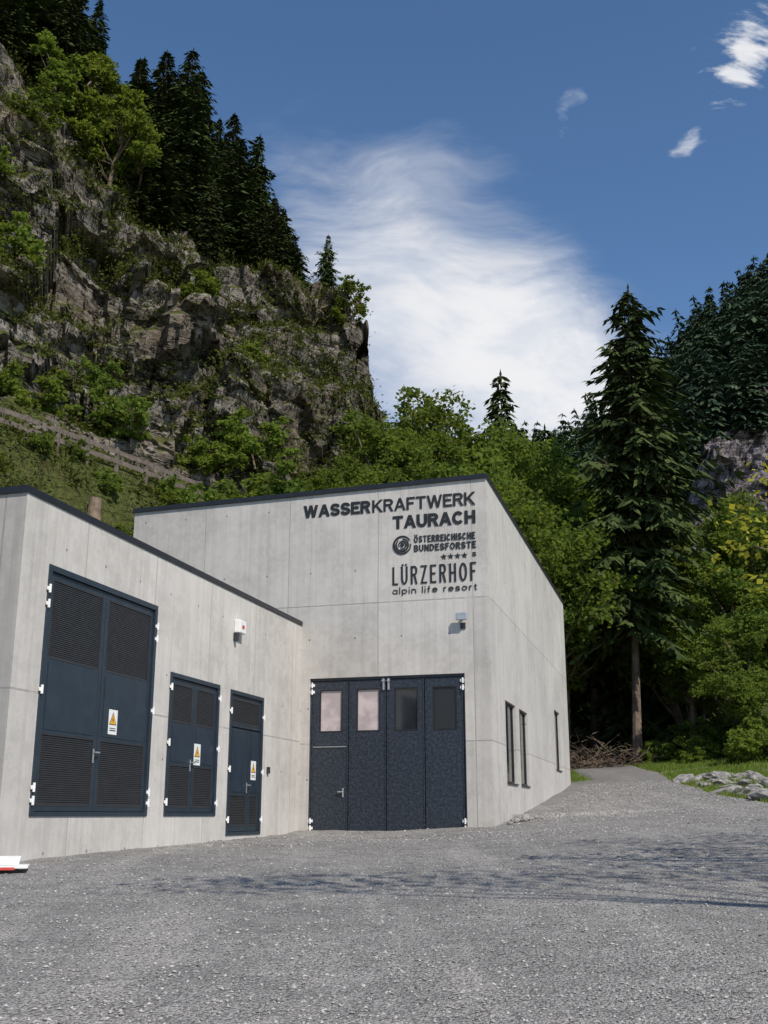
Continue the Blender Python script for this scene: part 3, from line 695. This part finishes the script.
for k in range(4):
    cx=-1.20+k*.19;cz=6.70; pts=[]
    for i in range(10):
        r_=.085 if i%2==0 else .035; a=math.pi/2+i*math.pi/5; pts.append((cx+r_*math.cos(a),-.02,cz+r_*math.sin(a)))
    m.quad(pts)
    for i in range(10):
        p=pts[i];q_=pts[(i+1)%10]; m.quad([p,q_,(q_[0],-.003,q_[2]),(p[0],-.003,p[2])])
m.obj("star_row",[M_letter],FR,hall)
# swirled disc emblem: eccentric arcs of varying thickness
m=MB(); cx,cz=-2.36,7.10
def swirl(r0,r1,w0,w1,a0,a1,n=60):
    for i in range(n):
        def pt(f,s_):
            a=a0+(a1-a0)*f; r=r0+(r1-r0)*f; w=(w0+(w1-w0)*f)*(math.sin(math.pi*min(1,max(.0,.03+f*.94)))**.4); return (cx+(r+s_*w/2)*math.cos(a),-.02,cz+(r+s_*w/2)*math.sin(a))
        f0=i/n;f1=(i+1)/n
        q4=[pt(f0,1),pt(f1,1),pt(f1,-1),pt(f0,-1)]; m.quad(q4)
        b2=[(p[0],-.003,p[2]) for p in q4]; m.quad([q4[0],q4[1],b2[1],b2[0]]); m.quad([q4[2],q4[3],b2[3],b2[2]])
swirl(.245,.235,.06,.05,.5,.5+5.9); swirl(.175,.165,.055,.045,2.2,2.2+5.6); swirl(.108,.098,.045,.04,4.2,4.2+5.6); swirl(.03,.03,.06,.06,0,6.283,16)
m.obj("emblem",[M_letter],FR,hall)
# wing
wing=empty("concrete_wing",frame((NCn[0],NCn[1],-.6),(s15,c15),(-c15,s15)))
thing(wing,"low exposed concrete side building with dark louvred steel doors","building")
mb=MB()
D1=(-12.65,-8.73,0.,3.98);D2=(-7.94,-5.50,0.,2.77);D3=(-4.81,-2.78,-.42,2.75)
wall(mb,WG,-13.47,-.002,-2.5,lambda x:5.06,[D1,D2,D3],.10)
mb.obj("wall",[M_wing,M_black],parent=wing)
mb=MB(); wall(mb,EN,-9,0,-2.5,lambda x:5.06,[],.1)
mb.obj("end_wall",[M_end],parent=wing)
a=WG@Vector((-13.47,0,0));b=WG@Vector((-.05,0,0));c2=EN@Vector((-9,0,0));d2=c2+(b-a)
slab("roof",[a,b,d2,c2],[5.06]*4,.075,.03,M_flash,wing)
def louvre(m,x0,x1,z0,z1,y=.0,pitch=.034):
    f=.03
    m.box(x0,x0+f,y-.012,y+.02,z0,z1,1);m.box(x1-f,x1,y-.012,y+.02,z0,z1,1);m.box(x0+f,x1-f,y-.012,y+.02,z0,z0+f,1);m.box(x0+f,x1-f,y-.012,y+.02,z1-f,z1,1)
    n=int((z1-z0-2*f)/pitch)
    for i in range(n):
        z=z0+f+(z1-z0-2*f)*i/n; m.box(x0+f,x1-f,y-.002,y+.014,z,z+.020,1,tilt=.012)
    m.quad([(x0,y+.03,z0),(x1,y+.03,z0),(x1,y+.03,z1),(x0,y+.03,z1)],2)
def leaf(par_,x0,x1,z0,z1,louv,name="leaf"):
    m=MB(); s_=.09; y=.02
    m.box(x0,x0+s_,y,y+.05,z0,z1);m.box(x1-s_,x1,y,y+.05,z0,z1)
    segs=[];zc=z0
    for l in sorted(louv): segs.append((zc,l[0])); zc=l[1]
    segs.append((zc,z1))
    for a_,b_ in segs:
        m.box(x0+s_,x1-s_,y+.003,y+.05,a_,b_)
        if b_-a_>.5: m.box(x0+s_+.05,x1-s_-.05,y-.006,y+.001,a_+.06,b_-.06)
    for l in louv: louvre(m,x0+s_,x1-s_,l[0],l[1],y+.01)
    return m.obj(name,[M_door,M_mesh,M_black],WG,par_,bevel=0)
def frame_part(name,D,w=.07):
    m=MB();a,b,z0,z1=D
    m.box(a-.03,a+w,-.022,.07,z0-.02,z1+.03);m.box(b-w,b+.03,-.022,.07,z0-.02,z1+.03);m.box(a+w,b-w,-.022,.07,z1-w,z1+.03);m.box(a+w,b-w,-.022,.07,z0-.02,z0+.05)
    return m.obj(name,[M_door],WG,wing,bevel=.004)
def hinges(p,xsd,zs_):
    for x in xsd:
        for z in zs_:
            m=MB(); m.cyl((x,-.045,z-.07),(x,-.045,z+.07),.022,.022,8); m.box(x-.06,x+.06,-.033,-.0225,z-.03,z+.03); m.obj("hinge",[M_white],WG,p)
def handle(p,x,z):
    m=MB(); m.box(x-.022,x+.022,-.0,.013,z-.13,z+.11); m.box(x-.012,x+.012,-.04,-.0,z+.04,z+.065); m.box(x-.012,x+.13,-.055,-.035,z+.04,z+.065); m.obj("handle",[M_steel],WG,p,bevel=.003)
d=frame_part("door",D1); mid=(D1[0]+D1[1])/2
leaf(d,D1[0]+.08,mid-.008,.06,3.9,[(.14,1.28),(2.48,3.8)]); leaf(d,mid+.008,D1[1]-.08,.06,3.9,[(.14,1.28),(2.48,3.8)])
hinges(d,(D1[0]-.01,D1[1]+.01),(.22,.42,1.95,3.35,3.6)); handle(d,mid-.12,1.0)
d=frame_part("door",D2,.06); mid=(D2[0]+D2[1])/2
leaf(d,D2[0]+.07,mid-.007,.06,2.7,[(.14,.98),(1.82,2.6)]); leaf(d,mid+.007,D2[1]-.07,.06,2.7,[(.14,.98),(1.82,2.6)])
hinges(d,(D2[0]-.01,D2[1]+.01),(.25,1.4,2.5)); handle(d,mid-.1,1.0)
d=frame_part("door",D3,.06); mid=D3[0]+1.25
leaf(d,D3[0]+.07,mid-.007,-.36,1.93,[(-.25,.45)]); leaf(d,mid+.007,D3[1]-.07,-.36,1.93,[(-.25,.45)])
leaf(d,D3[0]+.07,D3[1]-.07,1.96,2.69,[(2.04,2.60)],"transom")
hinges(d,(D3[0]-.01,D3[1]+.01),(-.1,1.,2.3)); handle(d,mid-.1,.62)
def warn(x,z):
    m=MB(); w,h_=.16,.22
    m.box(x-w,x+w,.0025,.006,z-h_,z+h_,0)
    def tri(r,y,mi,c=(x,z+.045)):
        m.quad([(c[0]+r*math.cos(math.pi/2+k*2*math.pi/3),y,c[1]-.02+r*math.sin(math.pi/2+k*2*math.pi/3)) for k in range(3)],mi)
    tri(.155,.0015,2);tri(.125,.0005,1)
    zz=z+.03; m.quad([(x+.012,-.0005,zz+.07),(x-.028,-.0005,zz-.0),(x+.0,-.0005,zz),(x-.012,-.0005,zz-.055),(x+.03,-.0005,zz+.015),(x+.004,-.0005,zz+.015)],2)
    m.box(x-.11,x+.11,.001,.002,z-.16,z-.14,2);m.box(x-.11,x+.11,.001,.002,z-.12,z-.105,2)
    o=m.obj("warning_sign",[M_white,M_yellow,M_letter],WG@Matrix.Translation((0,.0095,0)))
    thing(o,"white electrical warning sign with yellow lightning triangle on a steel door","sign","warning signs on the steel doors")
warn(-10.18,1.62);warn(-6.48,1.23);warn(-3.25,1.02)
m=MB(); m.box(-4.78,-4.40,-.16,-.003,4.09,4.40); al=m.obj("alarm_box",[M_white],WG,bevel=.02); thing(al,"white plastic alarm box mounted on the concrete side building","alarm box")
m=MB(); m.box(-4.66,-4.52,-.166,-.161,4.20,4.28); m.obj("indicator",[M_red],WG,al)
m=MB(); m.box(-4.80,-4.70,-.11,-.003,3.9,4.085); m.obj("cable_entry",[M_mesh],WG,al,bevel=.01)
fl=MB(); fl.box(-.86,-.56,-.20,-.13,4.93,5.12); lo=fl.obj("flood_light",[M_steel],FR,bevel=.01); thing(lo,"small grey flood light bracketed above the gate","lamp")
m=MB(); m.box(-.84,-.58,-.206,-.201,4.95,5.10); m.obj("lamp_glass",[M_steel],FR,lo)
m=MB(); m.box(-.74,-.68,-.129,-.003,4.99,5.04); m.box(-.78,-.64,-.03,-.003,4.72,4.88); m.obj("bracket",[M_mesh],FR,lo)
m=MB(); m.box(-2.42,-2.30,-.06,-.003,.98,1.14); sw=m.obj("switch_box",[M_mesh],WG,bevel=.01); thing(sw,"small grey switch box beside the narrow steel door","switch box")
# ------------------------------------------------------------ guard rail
gp=[Vector(p[1]) for p in ST[1:6]]
dist=[0]
for i in range(len(gp)-1): dist.append(dist[-1]+(gp[i+1]-gp[i]).length)
def along(d_):
    for i in range(len(gp)-1):
        if d_<=dist[i+1]: return gp[i].lerp(gp[i+1],(d_-dist[i])/(dist[i+1]-dist[i]))
    return gp[-1]
ge=empty("guard_rail",Matrix.Translation(gp[1])); thing(ge,"weathered guard rail running along the hillside road","guard rail")
pp=[]; d_=0
while d_<dist[-1]*.8:
    p=along(d_); z=drop(hb,p.x,p.y,p.z); pp.append(Vector((p.x,p.y-.3,z-.25))); d_+=1.9
for p in pp:
    m=MB(); m.box(p.x-.09,p.x+.09,p.y-.09,p.y+.09,p.z-.4,p.z+1.1); m.obj("post",[M_rail],parent=ge)
for zz in(.45,.92):
    m=MB()
    for a_,b_ in zip(pp[:-1],pp[1:]): 
        y_=-.14
        m.quad([a_+Vector((0,y_,zz-.11)),b_+Vector((0,y_,zz-.11)),b_+Vector((0,y_,zz+.11)),a_+Vector((0,y_,zz+.11))])
        m.quad([a_+Vector((0,y_,zz+.11)),b_+Vector((0,y_,zz+.11)),b_+Vector((0,y_+.05,zz+.11)),a_+Vector((0,y_+.05,zz+.11))])
    m.obj("rail",[M_rail],parent=ge)
for x,y in((-14.2,41.4),(-12.75,46.6)):
    z=surf(x,y); m=MB()
    m.cyl((0,0,-.5),(0,0,.35),.38,.30,12);m.cyl((0,0,.35),(.05,0,1.0),.30,.27,12)
    o=m.obj("tree_stump",[M_wood],Matrix.Translation((x,y,z))); thing(o,"cut brown tree stump on the grassy hillside","tree stump","tree stumps on the hillside")
# rubble
rm=[]
for k in range(5):
    b=bmesh.new(); bmesh.ops.create_icosphere(b,subdivisions=2,radius=1)
    for v in b.verts:
        n_=noise.voronoi(v.co*1.3+Vector((k*5,0,0)))[0][0]; v.co*= .55+.75*n_; v.co.z*=.45
    me=bpy.data.meshes.new("boulder"); b.to_mesh(me); b.free(); me.materials.append(M_rubble); rm.append(me)
for i in range(285):
    y=random.uniform(25,46); x=xr(y)+random.uniform(-.1,2.6)
    o=link(bpy.data.objects.new("boulder",rm[i%5])); s_=.09+.36*random.random()**2
    o.location=(x,y,surf(x,y)+s_*.12); o.scale=(s_*random.uniform(.8,1.6),s_,s_); o.rotation_euler=(random.uniform(-.4,.4),random.uniform(-.4,.4),random.random()*6.3)
    thing(o,"rough grey limestone boulder heaped beside the gravel path","boulder","rubble stones beside the path")
for x,y,s_ in((3.3,29.6,.16),(3.55,29.9,.22),(3.75,30.3,.14),(3.1,29.0,.10),(4.0,31,.12)):
    o=link(bpy.data.objects.new("boulder",rm[1])); o.location=(x+.1,y,drop(gb,x+.1,y,0)+s_*.3);o.scale=(s_,s_,s_); thing(o,"small grey stone lying at the foot of the hall wall","stone")
m=MB()
for i in range(700):
    x=random.gauss(10.4,1.8);y=random.uniform(57.5,62); z=surf(x,y)+abs(random.gauss(0,.55))
    a=random.random()*6.28;l=random.uniform(.3,1.1); m.cyl((x,y,z),(x+math.cos(a)*l,y+math.sin(a)*l,z+random.uniform(-.5,.8)*l),.025,.008,4,0,False)
o=m.obj("brush_pile",[M_brush]); o["kind"]="stuff"; thing(o,"heap of dry brown branches at the wood edge","brush pile")
n=30000; P=[]
while len(P)<n:
    y=random.uniform(30,62)
    if random.random()<.75: x=xr(y)-.5+abs(random.gauss(0,3.2))
    else:
        if y<49: continue
        x=xl(y)-abs(random.gauss(0,1.2))
    if noise.noise(Vector((x*.5,y*.5,0)))<-.25: continue
    P.append((x,y,0))
P=np.array(P); P[:,2]=[Hg(x,y) for x,y,_ in P]
hgt=.08+.14*rng.random(n); an=rng.random(n)*6.28; w=.02
dirv=np.stack([np.cos(an),np.sin(an),np.zeros(n)],1)
V=np.stack([P-dirv*w,P+dirv*w,P+np.stack([rng.normal(size=n)*.04,rng.normal(size=n)*.04,hgt],1)],1).reshape(-1,3)
M_gr=foliage("grass_blades",(.10,.15,.025),(.14,.19,.035),(.19,.24,.06),.2,.4)
o=link(bpy.data.objects.new("grass",np_mesh("grass",V,np.arange(3*n).reshape(n,3),[M_gr]))); o["kind"]="stuff"; thing(o,"short bright green grass along the gravel path","grass")
M0=Matrix.Translation((-5.36,16.0,drop(gb,-5.4,16.0,-.6)+.05))@Matrix.Rotation(.25,4,'Z')
m=MB(); m.box(-.6,.42,-.3,.25,0,.04,0); m.box(-.5,.3,-.25,.15,.042,.065,0,tilt=.09); m.box(-.6,.25,-.33,-.302,-.02,.02,1)
o=m.obj("folded_board",[M_white,M_red],M0,bevel=.006); thing(o,"white panel with red edging lying flat on the gravel","board")
# ------------------------------------------------------------ world / light / camera
el=math.radians(46); az=math.radians(145)
t=NT("World",True); S.world=t.m
sky=t.n('ShaderNodeTexSky',{'sky_type':'NISHITA','sun_disc':False,'sun_elevation':el,'sun_rotation':az,'altitude':900.,'air_density':1.,'dust_density':.4,'ozone_density':1.8})
skyb=t.n('ShaderNodeHueSaturation',Color=sky.outputs[0],Saturation=1.14,Value=.98).outputs[0]
co=t.n('ShaderNodeTexCoord').outputs['Generated']; sp=t.n('ShaderNodeSeparateXYZ',Vector=co)
yy_=t.math('MAXIMUM',sp.outputs[1],.02); pq=t.math('DIVIDE',sp.outputs[0],yy_); pr=t.math('DIVIDE',sp.outputs[2],yy_)
vec=t.n('ShaderNodeCombineXYZ',X=pq,Y=pr,Z=0.).outputs[0]
def warp(src,sc,am,det):
    w_=t.n('ShaderNodeTexNoise',Vector=src,Scale=sc,Detail=det).outputs['Color']
    w2=t.n('ShaderNodeVectorMath',{'operation':'SUBTRACT'},i0=w_,i1=(.5,.5,.5)).outputs[0]
    return t.n('ShaderNodeVectorMath',{'operation':'MULTIPLY_ADD'},i0=w2,i1=(am,am,0),i2=src).outputs[0]
wv=warp(vec,5.,.12,2.); wf=warp(vec,16.,.09,4.)
def blob(cx,cy,rx,ry,rot,src=None):
    m1=t.n('ShaderNodeVectorMath',{'operation':'SUBTRACT'},i0=src or wv,i1=(cx,cy,0)).outputs[0]
    m2=t.n('ShaderNodeMapping',Vector=m1,Rotation=(0,0,-rot),Scale=(1,1,1)).outputs[0]
    m3=t.n('ShaderNodeVectorMath',{'operation':'DIVIDE'},i0=m2,i1=(rx,ry,1)).outputs[0]
    L=t.n('ShaderNodeVectorMath',{'operation':'LENGTH'},i0=m3).outputs['Value']
    return t.map(L,0,1.,1.,0)
def wisp(rot,sx,sy,sc,det=5): 
    return t.n('ShaderNodeTexNoise',{'noise_dimensions':'2D'},Vector=t.n('ShaderNodeMapping',Vector=wv,Rotation=(0,0,rot),Scale=(sx,sy,1)).outputs[0],Scale=sc,Detail=det,Roughness=.62).outputs[0]
n_a=wisp(.75,.8,3.0,6.,5.); n_b=wisp(-.9,1,2.0,20.,5.); n_c=wisp(-.5,1,2.,9,4.)
def cl(b,n,k,lo,hi,mx):
    r=t.map(t.math('ADD',b,t.math('MULTIPLY',t.math('SUBTRACT',n,.5),k)),lo,hi,0,mx)
    return t.math('MULTIPLY',r,t.map(b,0.,.35))
c1=cl(blob(.07,.46,.40,.23,-.75),n_a,1.0,.05,1.1,.88)
c1b=cl(blob(.15,.43,.22,.15,-.65),n_c,.7,.05,.85,.93)
c2=cl(blob(.05,.60,.24,.13,-.5),n_a,1.4,.2,1.3,.40)
c3=cl(blob(.392,.785,.105,.055,.95,wf),n_b,2.2,.30,1.05,.92)
c4=cl(blob(.318,.667,.045,.028,.9,wf),n_b,2.4,.35,1.3,.65)
c5=cl(blob(.19,.71,.05,.025,1.4,wf),n_b,2.2,.5,1.5,.25)
inv=lambda a:t.math('SUBTRACT',1.,a)
cm=inv(t.math('MULTIPLY',inv(c1),inv(c1b)))
for c_ in(c2,c3,c4,c5): cm=t.math('MAXIMUM',cm,c_)
cm=t.math('MULTIPLY',cm,t.map(sp.outputs[1],.1,.3))
CW=6.3
cloudc=t.mix(t.map(n_c,.35,.65),(CW*.84,CW*.88,CW*.95),(CW,CW,CW*1.02))
skyc=t.mix(cm,skyb,cloudc)
bg=t.n('ShaderNodeBackground',Color=skyc,Strength=.14)
t.n('ShaderNodeOutputWorld',Surface=bg)
sun=bpy.data.lights.new("sun",'SUN'); sun.energy=4.7; sun.angle=math.radians(.5); sun.color=(1,.935,.84)
so=link(bpy.data.objects.new("sun",sun)); sd=Vector((math.sin(az)*math.cos(el),math.cos(az)*math.cos(el),math.sin(el)))
so.rotation_euler=sd.to_track_quat('Z','Y').to_euler(); so.location=(30,-30,60)
cam=bpy.data.cameras.new("camera"); cam.sensor_fit='VERTICAL'; cam.sensor_height=36; cam.lens=1100/1024*36; cam.clip_end=3000
co_=link(bpy.data.objects.new("camera",cam)); co_.rotation_euler=(math.radians(90+15.4),0,0); co_.location=(0,0,0); S.camera=co_
S.view_settings.view_transform='Standard'; S.view_settings.look='None'; S.view_settings.exposure=0
